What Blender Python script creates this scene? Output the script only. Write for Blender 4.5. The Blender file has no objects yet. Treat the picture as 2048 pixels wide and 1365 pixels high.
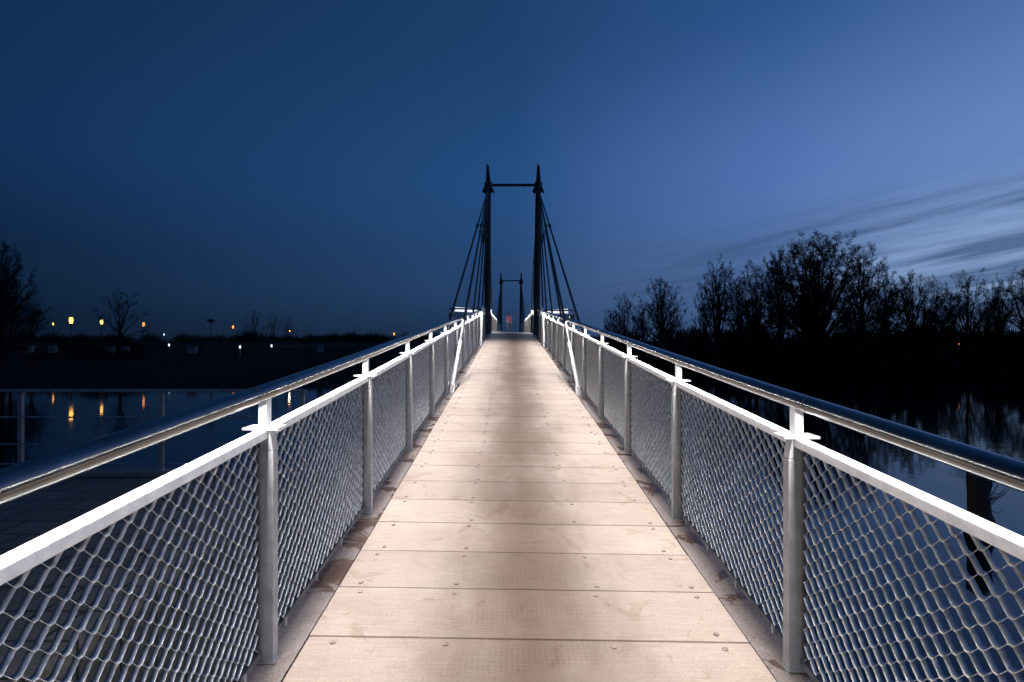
import bpy, math, random
import numpy as np
from mathutils import Vector, Matrix, Quaternion
random.seed(7)
scene=bpy.context.scene
EZ=3.5; F=1138.0
def px(x,y,d):
    return Vector(((x-1024)/F*d, d, EZ+(682-y)/F*d))
def lin(c):
    o=[]
    for v in c:
        v=v/255.0
        o.append(v/12.92 if v<=0.04045 else ((v+0.055)/1.055)**2.4)
    return (o[0],o[1],o[2],1)
# ---------------------------------------------------------------- materials
def newmat(name):
    m=bpy.data.materials.new(name); m.use_nodes=True
    nt=m.node_tree; b=nt.nodes['Principled BSDF']
    return m,nt,b
def N(nt,t,**kw):
    n=nt.nodes.new(t)
    for k,v in kw.items():
        if k.startswith('i_'):
            key=k[2:]
            key=int(key) if key.isdigit() else key.replace('_',' ')
            n.inputs[key].default_value=v
        else: setattr(n,k,v)
    return n
def ramp(nt,stops,fac=None):
    r=nt.nodes.new('ShaderNodeValToRGB')
    e=r.color_ramp.elements
    while len(e)>1: e.remove(e[-1])
    e[0].position=stops[0][0]; e[0].color=stops[0][1]
    for p,c in stops[1:]:
        x=e.new(p); x.color=c
    if fac is not None: nt.links.new(fac,r.inputs[0])
    return r
def g(v): return (v,v,v,1)
def noisemat(name,c1,c2,scale=8,rough=(0.5,0.7),metal=0,bump=0.0,detail=6,bscale=None,stops=(0.35,0.65)):
    m,nt,b=newmat(name)
    tc=N(nt,'ShaderNodeTexCoord')
    n=N(nt,'ShaderNodeTexNoise',i_Scale=scale,i_Detail=detail)
    nt.links.new(tc.outputs['Object'],n.inputs['Vector'])
    r=ramp(nt,[(stops[0],(*c1,1)),(stops[1],(*c2,1))],n.outputs['Fac'])
    nt.links.new(r.outputs[0],b.inputs['Base Color'])
    mr=N(nt,'ShaderNodeMapRange',i_3=rough[0],i_4=rough[1])
    nt.links.new(n.outputs['Fac'],mr.inputs[0]); nt.links.new(mr.outputs[0],b.inputs['Roughness'])
    b.inputs['Metallic'].default_value=metal
    if bump>0:
        n2=N(nt,'ShaderNodeTexNoise',i_Scale=bscale or scale*4,i_Detail=4)
        nt.links.new(tc.outputs['Object'],n2.inputs['Vector'])
        bp=N(nt,'ShaderNodeBump',i_Strength=bump,i_Distance=0.01)
        nt.links.new(n2.outputs['Fac'],bp.inputs['Height']); nt.links.new(bp.outputs[0],b.inputs['Normal'])
    return m
def emat(name,col,s):
    m,nt,b=newmat(name)
    b.inputs['Base Color'].default_value=(*col,1)
    b.inputs['Emission Color'].default_value=(*col,1)
    b.inputs['Emission Strength'].default_value=s
    return m
M_post=noisemat('post_grey_paint',(0.21,0.215,0.225),(0.29,0.295,0.305),14,(0.45,0.6),0,0.35,bscale=120)
M_rail=noisemat('white_rail_paint',(0.60,0.61,0.62),(0.74,0.74,0.74),20,(0.4,0.55),0,0.15,bscale=90)
M_steel=noisemat('handrail_stainless',(0.15,0.155,0.165),(0.21,0.215,0.22),6,(0.15,0.24),1.0,0.0)
M_mesh=noisemat('galvanised_mesh',(0.36,0.36,0.365),(0.62,0.62,0.62),30,(0.26,0.42),0.6)
M_frame=noisemat('dark_frame_steel',(0.07,0.07,0.08),(0.13,0.13,0.14),12,(0.4,0.6),0.3)
M_mast=noisemat('mast_dark_steel',(0.012,0.013,0.015),(0.022,0.022,0.025),5,(0.5,0.7),0.0)
M_cable=noisemat('stay_cable_steel',(0.02,0.02,0.024),(0.035,0.035,0.04),5,(0.5,0.7),0.0)
M_rod=noisemat('stay_rod_paint',(0.6,0.6,0.6),(0.7,0.7,0.7),10,(0.4,0.5))
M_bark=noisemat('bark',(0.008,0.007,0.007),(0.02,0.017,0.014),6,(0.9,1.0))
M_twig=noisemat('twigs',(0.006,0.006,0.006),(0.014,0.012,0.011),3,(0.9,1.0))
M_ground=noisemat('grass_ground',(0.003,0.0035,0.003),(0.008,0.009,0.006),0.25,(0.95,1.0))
M_ground.node_tree.nodes['Principled BSDF'].inputs['Specular IOR Level'].default_value=0.1
for q in (M_bark,M_twig): q.node_tree.nodes['Principled BSDF'].inputs['Specular IOR Level'].default_value=0.1
M_wood=noisemat('weathered_wood',(0.015,0.012,0.01),(0.05,0.042,0.035),12,(0.7,0.9),0,0.6,bscale=30)
M_conc=noisemat('concrete',(0.10,0.10,0.10),(0.16,0.16,0.16),4,(0.8,0.9))
M_fence=noisemat('fence_steel',(0.14,0.155,0.175),(0.22,0.24,0.26),8,(0.4,0.55),0.2)
def kerbmat():
    m,nt,b=newmat('kerb_plate')
    tc=N(nt,'ShaderNodeTexCoord')
    n=N(nt,'ShaderNodeTexNoise',i_Scale=2.3,i_Detail=9,i_Roughness=0.68,i_Distortion=0.6)
    nt.links.new(tc.outputs['Object'],n.inputs['Vector'])
    r=ramp(nt,[(0.36,(0.14,0.088,0.070,1)),(0.47,(0.21,0.145,0.12,1)),(0.477,(0.42,0.37,0.35,1)),(0.49,(0.30,0.235,0.215,1)),(0.64,(0.38,0.32,0.30,1))],n.outputs['Fac'])
    n2=N(nt,'ShaderNodeTexNoise',i_Scale=130,i_Detail=3)
    nt.links.new(tc.outputs['Object'],n2.inputs['Vector'])
    mx=N(nt,'ShaderNodeMix',data_type='RGBA',blend_type='MULTIPLY'); mx.inputs[0].default_value=0.65
    r2=ramp(nt,[(0.35,g(0.45)),(0.65,g(1.3))],n2.outputs['Fac'])
    nt.links.new(r.outputs[0],mx.inputs[6]); nt.links.new(r2.outputs[0],mx.inputs[7])
    nt.links.new(mx.outputs[2],b.inputs['Base Color'])
    rr=ramp(nt,[(0.43,g(0.18)),(0.49,g(0.5))],n.outputs['Fac'])
    nt.links.new(rr.outputs[0],b.inputs['Roughness'])
    bp=N(nt,'ShaderNodeBump',i_Strength=0.35,i_Distance=0.004)
    nt.links.new(n2.outputs['Fac'],bp.inputs['Height']); nt.links.new(bp.outputs[0],b.inputs['Normal'])
    return m
M_kerb=kerbmat()
PL0=2.79; PLS=0.482
def deckmat():
    m,nt,b=newmat('deck_boards')
    L=nt.links.new
    tc=N(nt,'ShaderNodeTexCoord'); sep=N(nt,'ShaderNodeSeparateXYZ'); L(tc.outputs['Object'],sep.inputs[0])
    a=N(nt,'ShaderNodeMath',operation='SUBTRACT',i_1=PL0); L(sep.outputs['Y'],a.inputs[0])
    d=N(nt,'ShaderNodeMath',operation='DIVIDE',i_1=PLS); L(a.outputs[0],d.inputs[0])
    fl=N(nt,'ShaderNodeMath',operation='FLOOR'); L(d.outputs[0],fl.inputs[0])
    wn=N(nt,'ShaderNodeTexWhiteNoise',noise_dimensions='1D'); L(fl.outputs[0],wn.inputs['W'])
    n1=N(nt,'ShaderNodeTexNoise',i_Scale=1.9,i_Detail=8,i_Roughness=0.62); L(tc.outputs['Object'],n1.inputs['Vector'])
    mp=N(nt,'ShaderNodeMapping'); mp.inputs['Scale'].default_value=(5,70,1); L(tc.outputs['Object'],mp.inputs[0])
    n2=N(nt,'ShaderNodeTexNoise',i_Scale=1.0,i_Detail=5); L(mp.outputs[0],n2.inputs['Vector'])
    n3=N(nt,'ShaderNodeTexNoise',i_Scale=150,i_Detail=3); L(tc.outputs['Object'],n3.inputs['Vector'])
    base=ramp(nt,[(0.3,(0.46,0.35,0.285,1)),(0.7,(0.60,0.49,0.415,1))],n1.outputs['Fac'])
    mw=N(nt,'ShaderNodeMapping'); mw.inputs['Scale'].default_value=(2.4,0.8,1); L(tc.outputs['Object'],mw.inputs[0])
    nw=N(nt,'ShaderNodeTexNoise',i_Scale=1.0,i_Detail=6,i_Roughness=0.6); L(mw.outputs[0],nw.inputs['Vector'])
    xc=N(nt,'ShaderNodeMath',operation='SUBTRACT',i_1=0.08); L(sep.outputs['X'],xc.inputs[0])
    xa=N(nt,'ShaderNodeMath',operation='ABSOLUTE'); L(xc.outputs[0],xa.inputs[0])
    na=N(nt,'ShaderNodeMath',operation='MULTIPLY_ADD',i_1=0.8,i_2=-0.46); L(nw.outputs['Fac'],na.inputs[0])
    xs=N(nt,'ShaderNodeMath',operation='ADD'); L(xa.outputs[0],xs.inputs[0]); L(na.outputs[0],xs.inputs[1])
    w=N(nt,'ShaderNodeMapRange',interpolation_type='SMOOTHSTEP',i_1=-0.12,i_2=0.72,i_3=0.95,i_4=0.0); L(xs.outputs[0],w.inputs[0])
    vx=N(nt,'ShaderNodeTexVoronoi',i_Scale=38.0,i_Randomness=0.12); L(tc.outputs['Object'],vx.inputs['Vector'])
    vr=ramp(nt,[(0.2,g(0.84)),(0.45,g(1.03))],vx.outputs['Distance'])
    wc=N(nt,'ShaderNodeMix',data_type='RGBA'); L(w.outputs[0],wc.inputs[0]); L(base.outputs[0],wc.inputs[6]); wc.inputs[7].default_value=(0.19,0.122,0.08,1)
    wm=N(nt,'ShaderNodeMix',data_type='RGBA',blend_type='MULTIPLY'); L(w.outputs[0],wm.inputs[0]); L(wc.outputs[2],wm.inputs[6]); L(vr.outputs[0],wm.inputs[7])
    r2=ramp(nt,[(0.3,g(0.88)),(0.7,g(1.07))],n2.outputs['Fac'])
    m2=N(nt,'ShaderNodeMix',data_type='RGBA',blend_type='MULTIPLY'); m2.inputs[0].default_value=0.8; L(wm.outputs[2],m2.inputs[6]); L(r2.outputs[0],m2.inputs[7])
    r3=ramp(nt,[(0.3,g(0.76)),(0.7,g(1.15))],n3.outputs['Fac'])
    m3=N(nt,'ShaderNodeMix',data_type='RGBA',blend_type='MULTIPLY'); m3.inputs[0].default_value=0.85; L(m2.outputs[2],m3.inputs[6]); L(r3.outputs[0],m3.inputs[7])
    r4=ramp(nt,[(0.0,(0.93,0.92,0.91,1)),(1.0,(1.03,1.03,1.02,1))],wn.outputs['Value'])
    m4=N(nt,'ShaderNodeMix',data_type='RGBA',blend_type='MULTIPLY'); m4.inputs[0].default_value=1; L(m3.outputs[2],m4.inputs[6]); L(r4.outputs[0],m4.inputs[7])
    n5=N(nt,'ShaderNodeTexNoise',i_Scale=3.7,i_Detail=4,i_Distortion=1.2); L(tc.outputs['Object'],n5.inputs['Vector'])
    r5=ramp(nt,[(0.62,g(1)),(0.66,(0.80,0.72,0.64,1)),(0.70,(0.90,0.86,0.8,1))],n5.outputs['Fac'])
    m5=N(nt,'ShaderNodeMix',data_type='RGBA',blend_type='MULTIPLY'); m5.inputs[0].default_value=0.8; L(m4.outputs[2],m5.inputs[6]); L(r5.outputs[0],m5.inputs[7])
    L(m5.outputs[2],b.inputs['Base Color'])
    b.inputs['Roughness'].default_value=0.65
    bp=N(nt,'ShaderNodeBump',i_Strength=0.3,i_Distance=0.002); L(n3.outputs['Fac'],bp.inputs['Height']); L(bp.outputs[0],b.inputs['Normal'])
    return m
M_deck=deckmat()
def watermat():
    m,nt,b=newmat('lake_water')
    L=nt.links.new
    b.inputs['Base Color'].default_value=(0.002,0.005,0.009,1)
    b.inputs['Roughness'].default_value=0.04
    b.inputs['IOR'].default_value=1.36
    tc=N(nt,'ShaderNodeTexCoord')
    mp=N(nt,'ShaderNodeMapping'); mp.inputs['Scale'].default_value=(1.0,1.6,1); L(tc.outputs['Object'],mp.inputs[0])
    n=N(nt,'ShaderNodeTexNoise',i_Scale=1.3,i_Detail=3,i_Roughness=0.5); L(mp.outputs[0],n.inputs['Vector'])
    bp=N(nt,'ShaderNodeBump',i_Strength=0.07,i_Distance=0.05); L(n.outputs['Fac'],bp.inputs['Height']); L(bp.outputs[0],b.inputs['Normal'])
    return m
M_water=watermat()
def pavemat():
    m,nt,b=newmat('paving_slabs')
    L=nt.links.new
    tc=N(nt,'ShaderNodeTexCoord')
    br=N(nt,'ShaderNodeTexBrick',i_Scale=1.0); br.inputs['Brick Width'].default_value=0.6; br.inputs['Row Height'].default_value=0.4; br.inputs['Mortar Size'].default_value=0.012
    br.inputs['Color1'].default_value=(0.105,0.10,0.092,1); br.inputs['Color2'].default_value=(0.15,0.142,0.13,1); br.inputs['Mortar'].default_value=g(0.012)
    L(tc.outputs['Object'],br.inputs['Vector'])
    n=N(nt,'ShaderNodeTexNoise',i_Scale=30,i_Detail=6); L(tc.outputs['Object'],n.inputs['Vector'])
    r=ramp(nt,[(0.3,g(0.5)),(0.7,g(1.2))],n.outputs['Fac'])
    mx=N(nt,'ShaderNodeMix',data_type='RGBA',blend_type='MULTIPLY'); mx.inputs[0].default_value=1; L(br.outputs['Color'],mx.inputs[6]); L(r.outputs[0],mx.inputs[7])
    L(mx.outputs[2],b.inputs['Base Color']); b.inputs['Roughness'].default_value=0.85
    return m
M_pave=pavemat()

# ---------------------------------------------------------------- mesh builder
class MB:
    def __init__(s): s.v=[]; s.f=[]
    def hexa(s,c):
        o=len(s.v); s.v+= [tuple(p) for p in c]
        for q in ((3,2,1,0),(4,5,6,7),(0,1,5,4),(1,2,6,5),(2,3,7,6),(3,0,4,7)): s.f.append(tuple(o+i for i in q))
    def box(s,x0,x1,y0,y1,z0,z1):
        s.hexa([(x0,y0,z0),(x1,y0,z0),(x1,y1,z0),(x0,y1,z0),(x0,y0,z1),(x1,y0,z1),(x1,y1,z1),(x0,y1,z1)])
    def tube(s,pts,rad,n=8,cap=True,ph=0):
        pts=[Vector(p) for p in pts]; m=len(pts)
        if not isinstance(rad,(list,tuple)): rad=[rad]*m
        o=len(s.v)
        for i,p in enumerate(pts):
            t=(pts[min(i+1,m-1)]-pts[max(i-1,0)]).normalized()
            up=Vector((0,0,1)) if abs(t.z)<0.95 else Vector((0,1,0))
            a=t.cross(up).normalized(); b=a.cross(t)
            for k in range(n):
                an=2*math.pi*k/n+ph
                s.v.append(tuple(p+(a*math.cos(an)+b*math.sin(an))*rad[i]))
        for i in range(m-1):
            for k in range(n):
                k2=(k+1)%n
                s.f.append((o+i*n+k,o+i*n+k2,o+(i+1)*n+k2,o+(i+1)*n+k))
        if cap:
            s.f.append(tuple(o+k for k in range(n))[::-1]); s.f.append(tuple(o+(m-1)*n+k for k in range(n)))
    def cyl(s,c,r,h,n=12):
        o=len(s.v)
        for z in (0,h):
            for k in range(n):
                a=2*math.pi*k/n; s.v.append((c[0]+r*math.cos(a),c[1]+r*math.sin(a),c[2]+z))
        for k in range(n): s.f.append((o+k,o+(k+1)%n,o+n+(k+1)%n,o+n+k))
        s.f.append(tuple(o+n+k for k in range(n))); s.f.append(tuple(o+k for k in range(n))[::-1])
    def obj(s,name,mat,parent=None,smooth=False,bevel=0):
        me=bpy.data.meshes.new(name); me.from_pydata(s.v,[],s.f); me.update()
        if smooth: me.polygons.foreach_set('use_smooth',[True]*len(me.polygons))
        ob=bpy.data.objects.new(name,me); scene.collection.objects.link(ob)
        if mat: me.materials.append(mat)
        if parent: ob.parent=parent
        if smooth:
            try: me.set_sharp_from_angle(angle=math.radians(40))
            except Exception: pass
        if bevel>0:
            bm=ob.modifiers.new('b','BEVEL'); bm.width=bevel; bm.segments=2; bm.limit_method='ANGLE'
        return ob
def empty(name,loc=(0,0,0)):
    e=bpy.data.objects.new(name,None); scene.collection.objects.link(e); e.location=loc; e.empty_display_size=0.2; return e

# ---------------------------------------------------------------- bridge frame
prof=[(-8,-2.13),(0,-1.64),(2.6,-1.478),(4.4,-1.352),(6.24,-1.21),(8.1,-1.07),(9.8,-0.945),(15,-0.57),(20,-0.2),(25,0.14),(28,0.34),(34,0.53),(50,0.72),(66,0.55),(72,0.3),(84,-0.4),(100,-1.5)]
PX=np.array([p[0] for p in prof]); PY=np.array([p[1] for p in prof])
def D(s):
    acc=0;wt=0
    for k in (-1.2,-0.6,0,0.6,1.2):
        acc+=float(np.interp(s+k,PX,PY)); wt+=1
    return acc/wt
def P(s,l,h=0.0):
    return Vector((0.096-0.004*s+l, s, EZ+D(s)+h-0.016*l))
bridge=empty('footbridge')
SP=1.82; S0=2.6
def sk(k): return S0+SP*k
mb=MB(); bolts=MB()
k0=int((-7-PL0)/PLS); k1=int((99-PL0)/PLS)
for k in range(k0,k1):
    a=PL0+k*PLS+0.006; b_=PL0+(k+1)*PLS-0.006
    dz=random.uniform(-0.0012,0.0012); la=-1.078+random.uniform(-0.002,0.002); lb=1.078+random.uniform(-0.002,0.002)
    mb.hexa([P(a,la,dz-0.04),P(a,lb,dz-0.04),P(b_,lb,dz-0.04),P(b_,la,dz-0.04),P(a,la,dz),P(a,lb,dz),P(b_,lb,dz),P(b_,la,dz)])
    if a<32:
        for l in (-0.95,-0.40,0.40,0.95):
            for s_ in (a+0.05,b_-0.05):
                if random.random()<0.9:
                    p=P(s_+random.uniform(-.006,.006),l+random.uniform(-.015,.015),dz-0.003); bolts.cyl(p,0.015,0.0075,12)
mb.obj('deck_boards',M_deck,bridge,bevel=0.0015)
bolts.obj('deck_bolts',noisemat('bolt_steel',(0.25,0.17,0.13),(0.45,0.35,0.29),30,(0.4,0.6),0.3),bridge)
def strip(mb,sa,sb,l0,l1,h0,h1,step=0.91):
    n=max(1,int(round((sb-sa)/step)))
    for i in range(n):
        a=sa+(sb-sa)*i/n; b=sa+(sb-sa)*(i+1)/n
        mb.hexa([P(a,l0,h0),P(a,l1,h0),P(b,l1,h0),P(b,l0,h0),P(a,l0,h1),P(a,l1,h1),P(b,l1,h1),P(b,l0,h1)])
kb=MB()
for sg in (-1,1):
    a,b=(1.087,1.30)
    l0,l1=(a,b) if sg>0 else (-b,-a)
    strip(kb,-7,99,l0,l1,-0.05,-0.004)
kb.obj('kerb_plates',M_kerb,bridge)
gd=MB()
for l0,l1 in ((-1.29,-1.17),(1.17,1.29),(-0.5,-0.4),(0.4,0.5)):
    strip(gd,-7,99,l0,l1,-0.38,-0.055)
s=-6
while s<99:
    gd.hexa([P(s,-1.165,-0.30),P(s,1.165,-0.30),P(s+.1,1.165,-0.30),P(s+.1,-1.165,-0.30),P(s,-1.165,-0.047),P(s,1.165,-0.047),P(s+.1,1.165,-0.047),P(s+.1,-1.165,-0.047)])
    s+=SP
gd.obj('girders',M_mast,bridge)
bay=MB()
for sg in (-1,1):
    poly=[(26.26,1.303),(27.0,3.03),(29.4,3.03),(33.5,1.303)]
    top=[P(s_,sg*l_,-0.006) for s_,l_ in poly]; bot=[P(s_,sg*l_,-0.12) for s_,l_ in poly]
    bay.hexa(bot+top)
bay.obj('mast_platforms',M_kerb,bridge)

posts=MB(); caps=MB(); mid=MB(); low=MB(); hand=MB(); joints=MB(); glowbar=MB(); clips=MB()
def expanded(near_,H=0.93,nper=18,rows=27):
    # raised expanded metal: zigzag strands whose flat faces lean in and upwards
    a=H/rows/2*0.98
    shape=[(-0.08,-1),(0.08,-1),(0.42,1),(0.58,1)] if near_ else [(0,-1),(0.5,1)]
    V=[];Fc=[]
    hw=0.0070; hv=0.0048; th=0.0010
    for r in range(rows):
        off=0.5 if r%2 else 0.0
        pts=[]
        for k in range(-1,nper+1):
            for fx,sg in shape:
                u=(k+fx+off)/nper
                pts.append((u,(r+0.5)*H/rows+sg*a))
        pts=[(min(max(u,0),1),v) for u,v in pts if -0.03<u<1.03]
        o=len(V)
        for u,v in pts:
            V+= [(u,hw,v-hv-th),(u,hw,v-hv+th),(u,-hw,v+hv+th),(u,-hw,v+hv-th)]
        for i in range(len(pts)-1):
            for c in range(4):
                c2=(c+1)%4
                Fc.append((o+i*4+c,o+i*4+c2,o+(i+1)*4+c2,o+(i+1)*4+c))
    return np.array(V),np.array(Fc)
TN=expanded(True); TF=expanded(False)
meshV=[];meshF=[];moff=0
lights=[]
def mapP(S,Lt,Hh):
    acc=0
    for k in (-1.2,-0.6,0,0.6,1.2): acc=acc+np.interp(S+k,PX,PY)
    return np.stack([0.096-0.004*S+Lt,S,EZ+acc/5+Hh-0.016*Lt],1)
def rail(pts,sg,lit=None,fascia=()):
    global moff
    n=len(pts)
    for i,(s_,l_) in enumerate(pts):
        if s_<-6: continue
        def ring(dl,ds,h): return [P(s_-ds,sg*l_-dl,h),P(s_-ds,sg*l_+dl,h),P(s_+ds,sg*l_+dl,h),P(s_+ds,sg*l_-dl,h)]
        def vert(r,h):
            z=P(s_,sg*l_,h).z
            return [Vector((p.x,p.y,z)) for p in r]
        posts.hexa(vert(ring(0.050,0.028,0),-0.12)+vert(ring(0.050,0.028,0),0.96))
        posts.hexa(vert(ring(0.050,0.028,0),0.9602)+vert(ring(0.034,0.028,0),1.055))
        posts.hexa(vert(ring(0.058,0.036,0),-0.0038)+vert(ring(0.058,0.036,0),0.006))
        caps.hexa(vert(ring(0.080,0.055,0),1.0555)+vert(ring(0.080,0.055,0),1.067))
        caps.hexa(vert(ring(0.019,0.026,0),1.0675)+vert(ring(0.019,0.026,0),1.19))
    for i in range(n-1):
        (sa,la),(sb,lb)=pts[i],pts[i+1]
        dS=sb-sa; dL=lb-la; ln=math.hypot(dS,dL); ua,ub=0.03/ln,1-0.03/ln
        nx,ny=(-dL/ln, dS/ln)
        def Q(u,w,h):
            return P(sa+dS*u+nx*w*1.0, sg*(la+dL*u+ny*w), h)
        def bar(m,w0,w1,h0,h1,u0=ua,u1=ub):
            c=[Q(u0,w0,h0),Q(u0,w1,h0),Q(u1,w1,h0),Q(u1,w0,h0),Q(u0,w0,h1),Q(u0,w1,h1),Q(u1,w1,h1),Q(u1,w0,h1)]
            m.hexa(c if sg>0 else [c[1],c[0],c[3],c[2],c[5],c[4],c[7],c[6]])
        e=0.058/ln
        bar(mid,-0.027,0.027,1.018,1.058,e*0.55,1-e*0.55)
        bar(low,0.0,0.030,0.035,0.062)
        bar(low,0.006,0.024,0.062,1.018,0.032/ln,0.046/ln); bar(low,0.006,0.024,0.062,1.018,1-0.046/ln,1-0.032/ln)
        if sb<20:
            for uu in (0.12,0.37,0.63,0.88): bar(clips,-0.012,0.0,0.03,0.07,uu-0.006,uu+0.006)
        if i in fascia: bar(glowbar,-0.06,-0.05,1.10,1.32,0.0,1.0)
        T,Fc=(TN if sb<16 else TF)
        u=0.045/ln+T[:,0]*(1-0.09/ln); w=0.014+T[:,1]*(-1); v=0.066+T[:,2]*(0.948/0.93)
        V=mapP(sa+dS*u+nx*w, sg*(la+dL*u+ny*w), v)
        meshV.append(V); meshF.append(Fc+moff); moff+=len(V)
        if lit is None or lit(i):
            A=P(sa+dS*0.04,sg*(la+dL*0.04-0.022),1.176); B=P(sa+dS*.96,sg*(la+dL*.96-0.022),1.176)
            lights.append((A,B,sg))
    hp=[];
    for i in range(n-1):
        (sa,la),(sb,lb)=pts[i],pts[i+1]
        for q in (0,0.5): hp.append(P(sa+(sb-sa)*q,sg*(la+(lb-la)*q),1.222))
    hp.append(P(pts[-1][0],sg*pts[-1][1],1.222))
    hand.tube(hp,0.038,20)
RL=1.215
near=[(sk(k),RL) for k in range(-5,14)]
bayp=[(sk(13),RL),(27.05,2.95),(29.35,2.95),(31.4,2.09),(sk(17),RL)]
far=[(sk(k),RL) for k in range(17,54)]
for sg in (-1,1):
    rail(near,sg,lambda i: 1<i<16 )
    rail(bayp,sg,lambda i:i>=2,(2,3))
    rail(far,sg,lambda i:i<8)
    for k in (-1,0,3,6,9,12):
        s_=sk(k)-0.12
        joints.tube([P(s_-0.004,sg*RL,1.222),P(s_+0.004,sg*RL,1.222)],0.0387,20)
posts.obj('posts',M_post,bridge,bevel=0.004)
caps.obj('post_caps',M_rail,bridge,bevel=0.002)
mid.obj('mid_rail',M_rail,bridge,bevel=0.004)
low.obj('panel_frames',M_frame,bridge)
clips.obj('panel_clips',M_post,bridge)
hand.obj('handrail',M_steel,bridge,smooth=True)
joints.obj('handrail_joints',M_frame,bridge,smooth=True)
glowbar.obj('glow_fascia',emat('glow_fascia_white',(0.95,0.96,1.0),1.0),bridge)  # added bar on far bay rails; lit white look is emission, not a lamp
V=np.concatenate(meshV); Fq=np.concatenate(meshF)
me=bpy.data.meshes.new('mesh_infill')
me.vertices.add(len(V)); me.vertices.foreach_set('co',V.astype(np.float32).ravel())
me.loops.add(Fq.size); me.loops.foreach_set('vertex_index',Fq.astype(np.int32).ravel())
me.polygons.add(len(Fq)); me.polygons.foreach_set('loop_start',(np.arange(len(Fq))*4).astype(np.int32))
try: me.polygons.foreach_set('loop_total',np.full(len(Fq),4,dtype=np.int32))
except Exception: pass
me.update(calc_edges=True); me.validate()
me.materials.append(M_mesh)
ob=bpy.data.objects.new('mesh_infill',me); scene.collection.objects.link(ob); ob.parent=bridge
for A,B,sg in lights:
    ld=bpy.data.lights.new('led_strip','AREA'); ld.shape='RECTANGLE'
    ln=(B-A).length; ld.size=0.022; ld.size_y=ln; ld.energy=12.8*ln; ld.color=(1.0,0.965,0.93)
    o=bpy.data.objects.new('led_strip',ld); scene.collection.objects.link(o)
    t=(B-A).normalized(); inw=Vector((-sg,0,0)); aim=(Vector((0,0,-1))*math.cos(math.radians(24))+inw*math.sin(math.radians(24)))
    aim=(aim-t*aim.dot(t)).normalized(); z=-aim; x=t.cross(z).normalized()
    mt=Matrix((x,t,z)).transposed().to_4x4(); mt.translation=(A+B)/2
    o.matrix_world=mt; o.parent=bridge

def mast(s0,full=True):
    m=MB(); c=MB(); rods=MB()
    cb=0.096-0.004*s0
    tops=[]
    for sg in (-1,1):
        base=Vector((cb-0.04+sg*1.20,s0,-1.5)); top=Vector((cb+0.08+sg*1.235,s0,EZ+7.65))
        if not full: top.z-=0.25
        pts=[base.lerp(top,q) for q in (0,.25,.5,.75,1)]
        m.tube(pts,[0.165,0.165,0.16,0.15,0.135],12)
        m.tube([top+Vector((0,0,-0.35)),top+Vector((0,0,-0.25)),top+Vector((0,0,0.15)),top+Vector((0,0,0.25))],[0.14,0.2,0.2,0.12],12)
        q=[top+Vector((x,y,z)) for x,y,z in ((-.13,-.06,.1),(.13,-.06,.1),(.13,.06,.1),(-.13,.06,.1))]
        q+=[top+Vector((x+0.02*sg,y,z)) for x,y,z in ((-.07,-.03,1.12),(.05,-.03,1.0),(.05,.03,1.0),(-.07,.03,1.12))]
        m.hexa(q)
        for a in range(6):
            an=a*math.pi/3+.3
            p=top+Vector((math.cos(an)*.2,math.sin(an)*.2,-.1))
            m.tube([p,p+Vector((math.cos(an)*.08,math.sin(an)*.08,-.22))],0.045,6)
        tops.append(top)
        anchors=[(-18.1,1.12,1),(-17.9,1.52,0),(-13.0,1.48,0),(-8.1,1.12,1),(-8.4,1.5,0),(-4.6,1.5,0),(5.6,1.5,0),(9.5,1.5,0),(13.5,1.5,0),(18,1.5,0)]
        for ds,l,inner in anchors:
            a=P(s0+ds,sg*l,0.06); tp=top+Vector((0,(0.18 if ds>0 else -0.18),-0.2))
            d=(tp-a); L_=d.length; u=d/L_
            c.tube([a+u*1.9,tp],0.032,6)
            (rods if inner else c).tube([a+u*0.12,a+u*1.9],[0.034,0.034],10)
            (rods if inner else c).tube([a+u*1.9,a+u*2.05],[0.05,0.03],8)
            k=a+u*L_*0.62; c.tube([k-u*.22,k-u*.15,k+u*.15,k+u*.22],[0.033,0.06,0.06,0.033],8)
            for off in (-0.03,0.03):
                o=Vector((off,0,0)); rods.tube([a+o+Vector((0,0,-0.06)),a+o+u*0.2],0.014,6) if inner else None
            if inner: rods.box(a.x-0.012,a.x+0.012,a.y-0.09,a.y+0.09,a.z-0.065,a.z+0.07)
            else:
                b0=P(s0+ds,sg*1.305,-0.12); m.tube([b0,Vector((a.x+sg*.05,a.y,b0.z))],0.05,6); m.tube([Vector((a.x,a.y,b0.z)),a+u*.15],0.035,6)
    m.tube([tops[0]+Vector((0,0,.05)),tops[1]+Vector((0,0,.05))],0.07,10)
    m.tube([tops[0]+Vector((0,0,-9.2)),tops[1]+Vector((0,0,-9.2))],0.12,10)
    m.obj('mast',M_mast,bridge,smooth=True); c.obj('stay_cables',M_cable,bridge,smooth=True); rods.obj('stay_rods',M_rod,bridge,smooth=True)
mast(28.1); mast(70.3,False)

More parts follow.
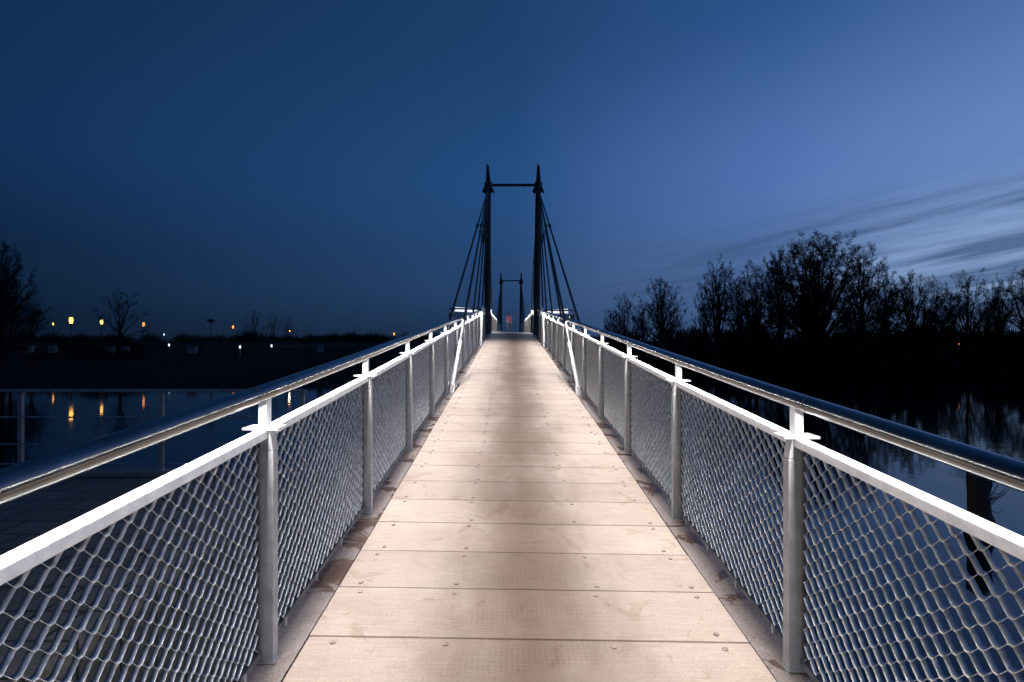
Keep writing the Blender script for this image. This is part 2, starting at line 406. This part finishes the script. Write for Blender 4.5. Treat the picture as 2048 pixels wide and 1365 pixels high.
# ---------------------------------------------------------------- ground / water
def yb(x):
    l=41+1.2*math.sin(x*0.11)+0.6*math.sin(x*.37); r=53+1.5*math.sin(x*0.09+1)+.7*math.sin(x*.31)
    def ss(a,b,t):
        t=min(max((t-a)/(b-a),0),1); return t*t*(3-2*t)
    w1=1-ss(-22,-8,x); w2=ss(6,16,x)
    return 86*(1-w1-w2)+l*w1+r*w2
def hg(x,y):
    d=y-yb(x)
    if y>30:
        h=d*0.085
        lim=2.45 if x<0 else 1.6
        h=min(h,lim+0.004*max(d-30,0)*(1 if d<400 else 0)+0.25*math.sin(x*.05+y*.03)+.12*math.sin(x*.21+y*.17))
        h=min(h,2.9); return max(h,-2.0)
    if y<-2: return min(-2+(-2-y)*3.0,1.35)
    return -2.0
xs=sorted(set([-1500,-900,-600,-400,-300,-240,-200,-160]+list(range(-140,141,2))+[160,200,240,300,400,600,900,1500]))
ys=sorted(set([-800,-300,-100,-40,-10,-4,-3,-2.2,0,20,30]+list(np.arange(34,110,1.5))+list(range(112,200,8))+[220,260,320,400,520,700,1000,1600]))
v=[(x,y,hg(x,y)) for y in ys for x in xs]; nx=len(xs)
f=[(j*nx+i,j*nx+i+1,(j+1)*nx+i+1,(j+1)*nx+i) for j in range(len(ys)-1) for i in range(nx-1)]
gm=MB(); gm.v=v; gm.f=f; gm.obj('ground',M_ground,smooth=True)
wm=MB(); wm.v=[(-1600,-60,0),(1600,-60,0),(1600,1500,0),(-1600,1500,0)]; wm.f=[(0,1,2,3)]; wm.obj('lake_water',M_water)
pv=MB(); pv.box(-80,-2.75,-60,8.15,-1.8,EZ-1.9); pv.box(-2.745,60,-60,-7.05,-1.8,EZ-1.905)
pv.box(-2.745,-1.4,-7.0,-1.5,-1.8,EZ-1.905)
pave=pv.obj('paved_promenade',M_pave)
cp=MB(); cp.box(-80,-2.70,7.9,8.2,EZ-1.894,EZ-1.83); cp.obj('quay_coping',M_conc,None,bevel=0.01)
fe=empty('shore_railing'); fm=MB(); fr=MB()
x=-2.95; zb=EZ-1.83
while x>-40:
    fm.box(x-0.03,x+0.03,7.98,8.03,zb,zb+1.10); fm.box(x-0.07,x+0.07,7.94,8.07,zb,zb+0.012); fm.box(x-0.05,x+0.05,7.97,8.04,zb+1.10,zb+1.11); x-=1.98
fm.obj('posts',M_fence,fe,bevel=0.004)
for h,r in ((1.13,0.024),(0.76,0.011),(0.38,0.011),(0.10,0.011)):
    fr.tube([(-2.9,8.005,zb+h),(-20,8.005,zb+h),(-40,8.005,zb+h)],r,10)
fr.obj('rails',M_fence,fe,smooth=True)

# ---------------------------------------------------------------- trees
def tree_mesh(name,seed,limbs=9,elmin=12,nch=(9,8,7),th=2.0,H=14.0,W=7.0,gap=0.25,tw=0.013,twmul=2,cl=(.22,.42),upb=.08):
    rnd=random.Random(seed); m=MB()
    def bez(p0,pc,p1,n,jit):
        out=[]
        for i in range(n+1):
            t=i/n; q=p0*(1-t)**2+pc*2*t*(1-t)+p1*t*t
            if 0<i<n: q=q+Vector((rnd.gauss(0,jit),rnd.gauss(0,jit),rnd.gauss(0,jit)))
            out.append(q)
        return out
    def twig(p,d,ln):
        w=d.orthogonal().normalized(); w.rotate(Quaternion(d,rnd.random()*3.14)); w*=tw
        mm=p+d*ln*.5+Vector((rnd.gauss(0,.04),rnd.gauss(0,.04),rnd.gauss(.02,.04)))
        e=p+d*ln+Vector((0,0,ln*.08))
        o=len(m.v); m.v+=[tuple(p-w),tuple(p+w),tuple(mm+w*.75),tuple(mm-w*.75),tuple(e)]
        m.f+=[(o,o+1,o+2,o+3),(o+3,o+2,o+4)]
        return mm
    def branch(pts,r0,r1,lev,L):
        n=len(pts)-1
        m.tube(pts,[r0+(r1-r0)*i/n for i in range(n+1)],(6,4,3)[lev],cap=False)
        for c in range(nch[lev]):
            t=gap+(1-gap)*((c+rnd.random())/nch[lev]); t=min(t,.999)
            i=int(t*n); q=pts[i].lerp(pts[i+1],t*n-i); tan=(pts[i+1]-pts[i]).normalized()
            a=tan.orthogonal().normalized(); bb=tan.cross(a); an=rnd.random()*6.283
            sp=math.radians(rnd.uniform(22,60))
            d=(tan*math.cos(sp)+(a*math.cos(an)+bb*math.sin(an))*math.sin(sp)+Vector((0,0,upb))).normalized()
            ll=L*rnd.uniform(*cl)*(1.15-.75*t)
            if lev<2:
                p1=q+d*ll+Vector((0,0,ll*.06)); pc=q+d*ll*.5+Vector((rnd.gauss(0,.08),rnd.gauss(0,.08),-.04))*ll
                rr=(r0+(r1-r0)*t)*.5
                branch(bez(q,pc,p1,(4,3)[lev],ll*.035),max(rr,.016),.010,lev+1,ll)
            else:
                ll=max(ll,.32)*rnd.uniform(.8,1.3)
                mm=twig(q,d,ll)
                for _ in range(twmul):
                    d2=(d+Vector((rnd.gauss(0,.6),rnd.gauss(0,.6),rnd.gauss(0,.45)))).normalized(); twig(mm,d2,ll*.7)
    fork=Vector((rnd.gauss(0,.1),rnd.gauss(0,.1),th))
    m.tube([(0,0,-.3),(0,0,.3),tuple(fork*.6),tuple(fork)],[.42,.30,.26,.24],8)
    for k in range(limbs):
        az=k*2.399+rnd.gauss(0,.2); el=math.radians(elmin+(88-elmin)*((k+.5)/limbs)**.9)
        rx=W*math.cos(el)*rnd.uniform(.88,1.03); rz=(H-th)*(math.sin(el)*.90+.05)*rnd.uniform(.95,1.01)
        tgt=Vector((rx*math.cos(az),rx*math.sin(az),th+rz))
        st=fork+Vector((0,0,-th*.25*(1-k/limbs)))
        pc=st+Vector((rx*.45*math.cos(az),rx*.45*math.sin(az),max(rz,0)*.58+.4))
        if k>=limbs*0.7: pc.z=st.z+rz*.5
        L=(tgt-st).length
        branch(bez(st,pc,tgt,7,.12),.125,.022,0,L)
    A=np.array(m.v); A[:,2]/=np.percentile(A[:,2],99.8); w=np.percentile(np.abs(A[:,0]),99.0); A[:,:2]/=w
    me=bpy.data.meshes.new(name); me.from_pydata([tuple(t) for t in A],[],m.f); me.update(); me.materials.append(M_bark)
    return me
TA=[tree_mesh('bare_tree_dome',3,limbs=40,nch=(12,6,6),elmin=2,tw=.014),
    tree_mesh('bare_tree_oval',11,limbs=22,elmin=-18,nch=(10,6,5),th=5.0,W=4.6,cl=(.26,.46)),
    tree_mesh('bare_tree_slim',21,limbs=14,elmin=30,W=3.2,th=3.0,nch=(11,6,5),tw=.012,cl=(.2,.36)),
    tree_mesh('bare_tree_oval_open',35,limbs=16,elmin=-10,nch=(10,6,5),tw=.012,th=4.2,W=5.0,cl=(.26,.46))]
TSM=[tree_mesh('bare_tree_small',51,limbs=12,nch=(6,5,4),th=4.5,elmin=-5,tw=.026,twmul=1,cl=(.3,.5)),
     tree_mesh('bare_tree_small_b',61,limbs=8,nch=(6,5,4),th=3,elmin=25,tw=.026,twmul=1,cl=(.3,.5))]
def put_tree(pxx,topy,wpx,d,me,rot=0,name='bare_tree'):
    x=(pxx-1024)/F*d; gz=hg(x,d)-0.1; top=EZ+(682-topy)/F*d
    o=bpy.data.objects.new(name,me); scene.collection.objects.link(o)
    o.location=(x,d,gz); w=wpx/F*d/2; o.scale=(w,w,top-gz); o.rotation_euler=(0,0,rot)
R=[(1250,588,92,62,3),(1322,556,98,61,1),(1437,513,80,60,2),(1408,575,60,62,3),(1515,520,110,65,3),(1635,471,270,62,0),(1722,488,130,67,3),(1820,545,115,61,1),(1872,552,80,66,3),(1938,541,120,60,3),(1998,552,55,64,2),(2052,538,110,62,1),(1560,498,110,72,1),(1478,552,80,70,1),(1772,548,80,72,1),(2130,520,150,62,0),(1222,628,60,66,1),(1905,590,90,75,1),(2230,540,160,64,3),(1288,610,80,68,3),
(1500,600,90,63,1),(1560,600,90,60,3),(1700,600,90,63,1),(1765,605,80,64,3),(1850,610,80,63,1),(1975,600,80,66,1),(1340,615,70,66,3),(1610,590,100,60,1)]
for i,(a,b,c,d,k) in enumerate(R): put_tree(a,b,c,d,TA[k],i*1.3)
Lt=[(5,485,110,55,TA[1]),(-60,500,150,60,TA[3]),(62,592,80,66,TA[3]),(240,578,98,70,TSM[0]),(507,618,42,92,TSM[0]),(546,626,36,92,TSM[1]),(577,632,32,88,TSM[1]),(20,560,90,72,TA[3])]
for i,(a,b,c,d,me_) in enumerate(Lt): put_tree(a,b,c,d,me_,i*2.1)
def shrubs(name,items,seed,n=260):
    rnd=random.Random(seed); m=MB()
    for x,y,w,h in items:
        z0=hg(x,y)-.1
        for t in range(n):
            a=rnd.random()*6.283; rr=rnd.random()**.6
            b=Vector((x+math.cos(a)*w*rr*.6,y+math.sin(a)*w*rr*.6,z0+h*rnd.random()*.55*(1-rr*.5)))
            e=b+Vector((rnd.gauss(0,.22)*w*.6,rnd.gauss(0,.22)*w*.6,h*rnd.uniform(.12,.45)))
            wv=Vector((math.cos(a+1.5),math.sin(a+1.5),rnd.uniform(-.5,.5)))*h*rnd.uniform(.006,.022)
            mm=(b+e)/2+wv*1.2
            o=len(m.v); m.v+=[tuple(b-wv),tuple(b+wv),tuple(mm+wv),tuple(mm-wv*.2),tuple(e)]
            m.f+=[(o,o+1,o+2,o+3),(o+3,o+2,o+4)]
    return m.obj(name,M_twig)
rs=random.Random(5)
it=[]
for k in range(190):
    x=rs.uniform(10,85); y=yb(x)+rs.uniform(1,16); it.append((x,y,rs.uniform(1.5,3.0),rs.uniform(1.2,3.8)+ (rs.uniform(.4,2.4) if 24<x<75 else 0)))
shrubs('bank_shrubs',it,1,420)
it=[]
for k in range(300):
    x=rs.uniform(-330,60); y=rs.uniform(190,330); it.append((x,y,rs.uniform(5,11),rs.uniform(3.0,6.0)*(1.25 if -110<x<-40 else 1)))
for k in range(120):
    x=rs.uniform(20,250); y=rs.uniform(110,200); it.append((x,y,rs.uniform(4,7),rs.uniform(5,9)))
for k in range(40):
    x=rs.uniform(-75,-40); y=rs.uniform(58,80); it.append((x,y,rs.uniform(1.5,2.5),rs.uniform(1,2.4)))
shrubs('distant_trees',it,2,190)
m=MB(); rr=random.Random(9)
for k in range(9000):
    x=rr.uniform(12,80); y=yb(x)+rr.uniform(-1.0,1.5); z=max(hg(x,y),-.2); h=rr.uniform(.4,1.4)
    a=rr.uniform(0,3.14); w=0.03; lx=rr.gauss(0,.15)
    o=len(m.v); m.v+=[(x-w*math.cos(a),y-w*math.sin(a),z),(x+w*math.cos(a),y+w*math.sin(a),z),(x+lx,y,z+h)]; m.f.append((o,o+1,o+2))
m.obj('reeds',M_twig)

# ---------------------------------------------------------------- tree stump in the water
st=empty('dead_tree_stump'); m=MB()
bx,by=(1957-1024)/F*10.5,10.5
rd=random.Random(4)
pts=[];rads=[]
for i in range(12):
    t=i/11; pts.append((bx+0.04*math.sin(t*5),by+0.03*math.cos(t*4),-1.0+t*2.1)); rads.append(0.26-0.09*min(t*1.5,1)+rd.uniform(-.012,.012)+(0.05 if 0.42<t<0.6 else 0))
m.tube(pts,rads,12)
m.tube([pts[8],(bx+.16,by-.02,.75),(bx+.24,by,.98)],[0.07,.05,.035],7)
for k in range(16):
    a=rd.uniform(-1.2,1.2); z=rd.uniform(.35,.8)
    p=Vector((bx+.12,by-.05,z)); q=p+Vector((math.cos(a)*.22,rd.uniform(-.15,.15),math.sin(a)*.2+.1)); q2=q+Vector((.1*math.cos(a),0,.12))
    m.tube([p,q,q2],[.008,.005,.002],4)
m.obj('trunk',M_wood,st,smooth=True)

# ---------------------------------------------------------------- lamps
E_or=emat('sodium_glow',(1.0,0.45,0.08),5); E_wh=emat('white_glow',(0.75,0.88,1.0),1.6); E_red=emat('orange_glow',(1.0,0.27,0.06),3)
def lamp(pxx,pyy,d,em,size=1.0,col=(1,.5,.15),power=60,name='street_lamp'):
    p=px(pxx,pyy,d); gz=hg(p.x,p.y); e=empty(name,(p.x,p.y,gz))
    h=max(p.z-gz,0.6)
    a=MB(); a.tube([(0,0,-.2),(0,0,.5),(0,0,h-.4*size)],[.09*size+.02,.06*size,.045*size],10); a.tube([(0,0,h+.38*size),(0,0,h+.44*size),(0,0,h+.56*size)],[.28*size,.26*size,.04],12); a.tube([(0,0,h-.42*size),(0,0,h-.36*size)],[.08*size,.17*size],12); a.obj('pole',M_mast,e,smooth=True)
    b=MB(); b.tube([(0,0,h-.355*size),(0,0,h-.1*size),(0,0,h+.2*size),(0,0,h+.37*size)],[.14*size,.2*size,.2*size,.16*size],14); b.obj('lantern',em,e,smooth=True)
    if power:
        ld=bpy.data.lights.new('bulb','POINT'); ld.energy=power; ld.color=col; ld.shadow_soft_size=.1
        o=bpy.data.objects.new('bulb',ld); scene.collection.objects.link(o); o.parent=e; o.location=(0,-0.5*size,h)
lamp(142,641,75,E_or,1.1,power=0)
lamp(203,644,80,E_or,0.85,power=0)
lamp(106,648,98,E_or,0.5,power=0)
lamp(287,649,90,E_red,0.8,power=0)
lamp(466,654,112,E_red,0.75,power=0)
lamp(788,668,125,E_red,0.7,power=0)
lamp(328,669,100,E_wh,.45,power=0)
lamp(579,662,86,E_red,.15,power=40,col=(1,.7,.4))
lamp(1918,688,58,E_red,.12,power=0)
def bollard(pxx,d,pyy):
    p=px(pxx,pyy,d); gz=hg(p.x,p.y); e=empty('bollard_light',(p.x,p.y,gz)); h=max(p.z-gz,.5)
    a=MB(); a.tube([(0,0,-.1),(0,0,h-.16)],.09,10); a.tube([(0,0,h+.16),(0,0,h+.22)],[.12,.09],10); a.obj('body',M_conc,e)
    b=MB(); b.tube([(0,0,h-.155),(0,0,h+.155)],.085,10); b.obj('lens',E_wh,e)
for a in ((480,62,694),(338,75,690),(543,70,692)): bollard(*a)
p=px(422,641,62); gz=hg(p.x,p.y); e=empty('hooded_park_lamp',(p.x,p.y,gz)); h=p.z-gz
a=MB(); a.tube([(0,0,-.2),(0,0,h)],[.06,.045],8); a.tube([(0,0,h-.22),(0,0,h),(0,0,h+.2)],[.1,.52,.03],10); a.obj('pole_and_hood',M_mast,e,smooth=True)
for (a_,b_,w_) in ((105,687,14),(250,688,13),(219,690,18),(62,691,8),(385,692,16),(640,692,10)):
    d=66; p=px(a_,b_,d); gz=hg(p.x,p.y); w=w_/F*d/2
    m=MB(); m.box(-w,w,-.25,.25,-.3,0.75); m.box(-w-.04,w+.04,-.29,.29,.752,.83)
    o=m.obj('concrete_stele',M_conc,None,bevel=.02); o.location=(p.x,p.y,gz)
# ---------------------------------------------------------------- pedestrian
def skin(name,verts,edges,rad,mats,parent,root=0,sub=2,matfn=None):
    me=bpy.data.meshes.new(name); me.from_pydata(verts,edges,[]); o=bpy.data.objects.new(name,me); scene.collection.objects.link(o)
    sm=o.modifiers.new('s','SKIN'); sm.use_smooth_shade=True
    for i,r in enumerate(rad):
        sv=me.skin_vertices[0].data[i]; sv.radius=(r if isinstance(r,tuple) else (r,r)); sv.use_root=(i==root)
    ss=o.modifiers.new('u','SUBSURF'); ss.levels=sub; ss.render_levels=sub
    dg=bpy.context.evaluated_depsgraph_get(); me2=bpy.data.meshes.new_from_object(o.evaluated_get(dg))
    o.modifiers.clear(); o.data=me2
    for m_ in mats: me2.materials.append(m_)
    if matfn:
        for p_ in me2.polygons: p_.material_index=matfn(p_.center)
    o.parent=parent; return o
M_pink=noisemat('pink_jacket',(0.26,0.08,0.12),(0.32,0.12,0.15),12,(.8,.9)); M_tr=noisemat('dark_trousers',(0.02,0.02,0.03),(0.04,0.04,0.05),12,(.8,.9))
M_skin=noisemat('skin',(0.25,0.15,0.11),(0.3,0.18,0.14),12,(.5,.6)); M_hair=noisemat('brown_hair',(0.03,0.018,0.01),(0.06,0.035,0.02),40,(.5,.7))
M_shoe=noisemat('shoes',(0.02,0.02,0.02),(0.04,0.04,0.04),12,(.5,.7))
pe=empty('pedestrian',P(47.5,-0.16,0.0)); pe.scale=(.98,.98,.98)
bv=[(0,0,.95),(0,0.01,1.12),(0,0.01,1.3),(0,0.0,1.42),(0,-0.01,1.53),
 (-.17,0,1.39),(-.235,.04,1.12),(-.22,-.08,.88),(.17,0,1.39),(.235,-.03,1.12),(.22,-.14,.90),
 (-.09,0,.90),(-.10,-.13,.50),(-.10,-.10,.09),(-.10,-.26,.05),(.09,0,.90),(.10,.08,.50),(.10,.24,.14),(.10,.12,.05)]
be=[(0,1),(1,2),(2,3),(3,4),(3,5),(5,6),(6,7),(3,8),(8,9),(9,10),(0,11),(11,12),(12,13),(13,14),(0,15),(15,16),(16,17),(17,18)]
br_=[(.15,.11),(.14,.10),(.16,.11),(.09,.08),.05,.065,.05,.035,.065,.05,.035,.095,.065,.045,.035,.095,.065,.045,.035]
skin('body',bv,be,br_,[M_pink,M_tr,M_shoe,M_skin],pe,0,2,lambda c:2 if c.z<.1 else 1 if (c.z<.88 and abs(c.x)<.19) else 3 if c.z>1.47 else 3 if c.z<.9 and abs(c.x)>.19 else 0)
hv=[(0,0,1.53),(0,-.01,1.60),(0,-.015,1.68),(0,.0,1.74),(0,-.10,1.635)]
skin('head',hv,[(0,1),(1,2),(2,3),(2,4)],[.05,.07,.085,.06,.012],[M_skin],pe,0,2)
skin('hair',[(0,.03,1.56),(0,.035,1.66),(0,.02,1.755)],[(0,1),(1,2)],[.06,.092,.072],[M_hair],pe,0,2)
for sg,hp_ in ((-1,(-.22,-.085,.87)),(1,(.22,-.145,.89))):
    hv=[hp_,(hp_[0],hp_[1]-.01,hp_[2]-.07)]; he=[(0,1)]; hr=[(.02,.03),(.016,.036)]
    for k in range(4):
        y=-.03+.02*k; b0=len(hv); hv+=[(hp_[0],hp_[1]+y,hp_[2]-.10),(hp_[0]-sg*.01,hp_[1]+y,hp_[2]-.135+.004*abs(k-1)),(hp_[0]-sg*.025,hp_[1]+y,hp_[2]-.16+.006*abs(k-1))]; he+=[(1,b0),(b0,b0+1),(b0+1,b0+2)]; hr+=[.009,.008,.007]
    b0=len(hv); hv+=[(hp_[0]-sg*.01,hp_[1]-.045,hp_[2]-.05),(hp_[0]-sg*.015,hp_[1]-.055,hp_[2]-.085)]; he+=[(0,b0),(b0,b0+1)]; hr+=[.01,.008]
    skin('hand',hv,he,hr,[M_skin],pe,0,1)

# ---------------------------------------------------------------- sky
w=bpy.data.worlds.new('World'); scene.world=w; w.use_nodes=True; nt=w.node_tree; L=nt.links.new
bg=nt.nodes['Background']; bg.inputs[1].default_value=1.0
tc=N(nt,'ShaderNodeTexCoord'); sep=N(nt,'ShaderNodeSeparateXYZ'); L(tc.outputs['Generated'],sep.inputs[0])
U=N(nt,'ShaderNodeMapRange',i_1=-.67,i_2=.67); L(sep.outputs['X'],U.inputs[0])
def row(cols): return ramp(nt,[(p_,lin(c)) for p_,c in zip((0,.5,.79,1),cols)],U.outputs[0])
H=row([(12,26,44),(32,52,80),(60,86,126),(108,138,180)])
Lw=row([(15,36,62),(40,70,110),(84,114,164),(150,178,218)])
Md=row([(17,48,86),(37,77,128),(78,113,174),(102,136,194)])
Tp=row([(13,42,72),(29,64,108),(44,83,138),(66,102,160)])
def band(a,b): 
    m_=N(nt,'ShaderNodeMapRange',interpolation_type='SMOOTHSTEP',i_1=a,i_2=b); L(sep.outputs['Z'],m_.inputs[0]); return m_
def mix(f_,a,b):
    m_=N(nt,'ShaderNodeMix',data_type='RGBA')
    L(f_.outputs[0],m_.inputs[0]); L(a,m_.inputs[6]); L(b,m_.inputs[7]); return m_
c1=mix(band(-.01,.10),H.outputs[0],Lw.outputs[0]); c2=mix(band(.08,.27),c1.outputs[2],Md.outputs[0]); c3=mix(band(.25,.52),c2.outputs[2],Tp.outputs[0])
def M2(op,a,b=None,c=None):
    m_=N(nt,'ShaderNodeMath',operation=op)
    for i,q in enumerate((a,b,c)):
        if q is None: continue
        if isinstance(q,(int,float)): m_.inputs[i].default_value=q
        else: L(q,m_.inputs[i])
    return m_.outputs[0]
X=sep.outputs['X']; Z=sep.outputs['Z']
bzv=M2('ADD',M2('MULTIPLY_ADD',X,-.19,.02),Z)
def cl(sx_,sz_,seed,lo,hi,dist):
    cx=N(nt,'ShaderNodeCombineXYZ',i_2=seed); L(M2('MULTIPLY',X,sx_),cx.inputs[0]); L(M2('MULTIPLY',bzv,sz_),cx.inputs[1])
    cn=N(nt,'ShaderNodeTexNoise',i_Scale=1.0,i_Detail=7,i_Roughness=0.58,i_Distortion=dist); L(cx.outputs[0],cn.inputs['Vector'])
    return ramp(nt,[(lo,g(0)),(hi,g(1))],cn.outputs['Fac']).outputs[0]
big=cl(3.0,30,2.2,.36,.66,.6); fine=cl(5.5,75,7.7,.36,.68,.9)
cf=M2('ADD',M2('MULTIPLY',big,.6),M2('MULTIPLY',M2('MULTIPLY',fine,M2('ADD',big,.45)),.6))
k1_=N(nt,'ShaderNodeMapRange',interpolation_type='SMOOTHSTEP',i_1=.03,i_2=.20); L(X,k1_.inputs[0])
k2_=N(nt,'ShaderNodeMapRange',interpolation_type='SMOOTHSTEP',i_1=.05,i_2=.17,i_3=1,i_4=0); L(bzv,k2_.inputs[0])
q3=N(nt,'ShaderNodeMath',operation='MULTIPLY',use_clamp=True); L(M2('MULTIPLY',k1_.outputs[0],k2_.outputs[0]),q3.inputs[0]); L(cf,q3.inputs[1])
fc=M2('MINIMUM',q3.outputs[0],.8)
cc=N(nt,'ShaderNodeMix',data_type='RGBA'); L(fc,cc.inputs[0]); L(c3.outputs[2],cc.inputs[6]); cc.inputs[7].default_value=lin((58,84,124))
L(cc.outputs[2],bg.inputs[0])

# ---------------------------------------------------------------- camera
cam=bpy.data.cameras.new('camera'); co=bpy.data.objects.new('camera',cam); scene.collection.objects.link(co)
cam.lens=20.0; cam.sensor_width=36; cam.clip_start=0.05; cam.clip_end=5000
co.location=(0,0,EZ); co.rotation_euler=(math.radians(90),0,0); scene.camera=co
scene.view_settings.view_transform='Standard'; scene.view_settings.look='None'; scene.view_settings.exposure=0
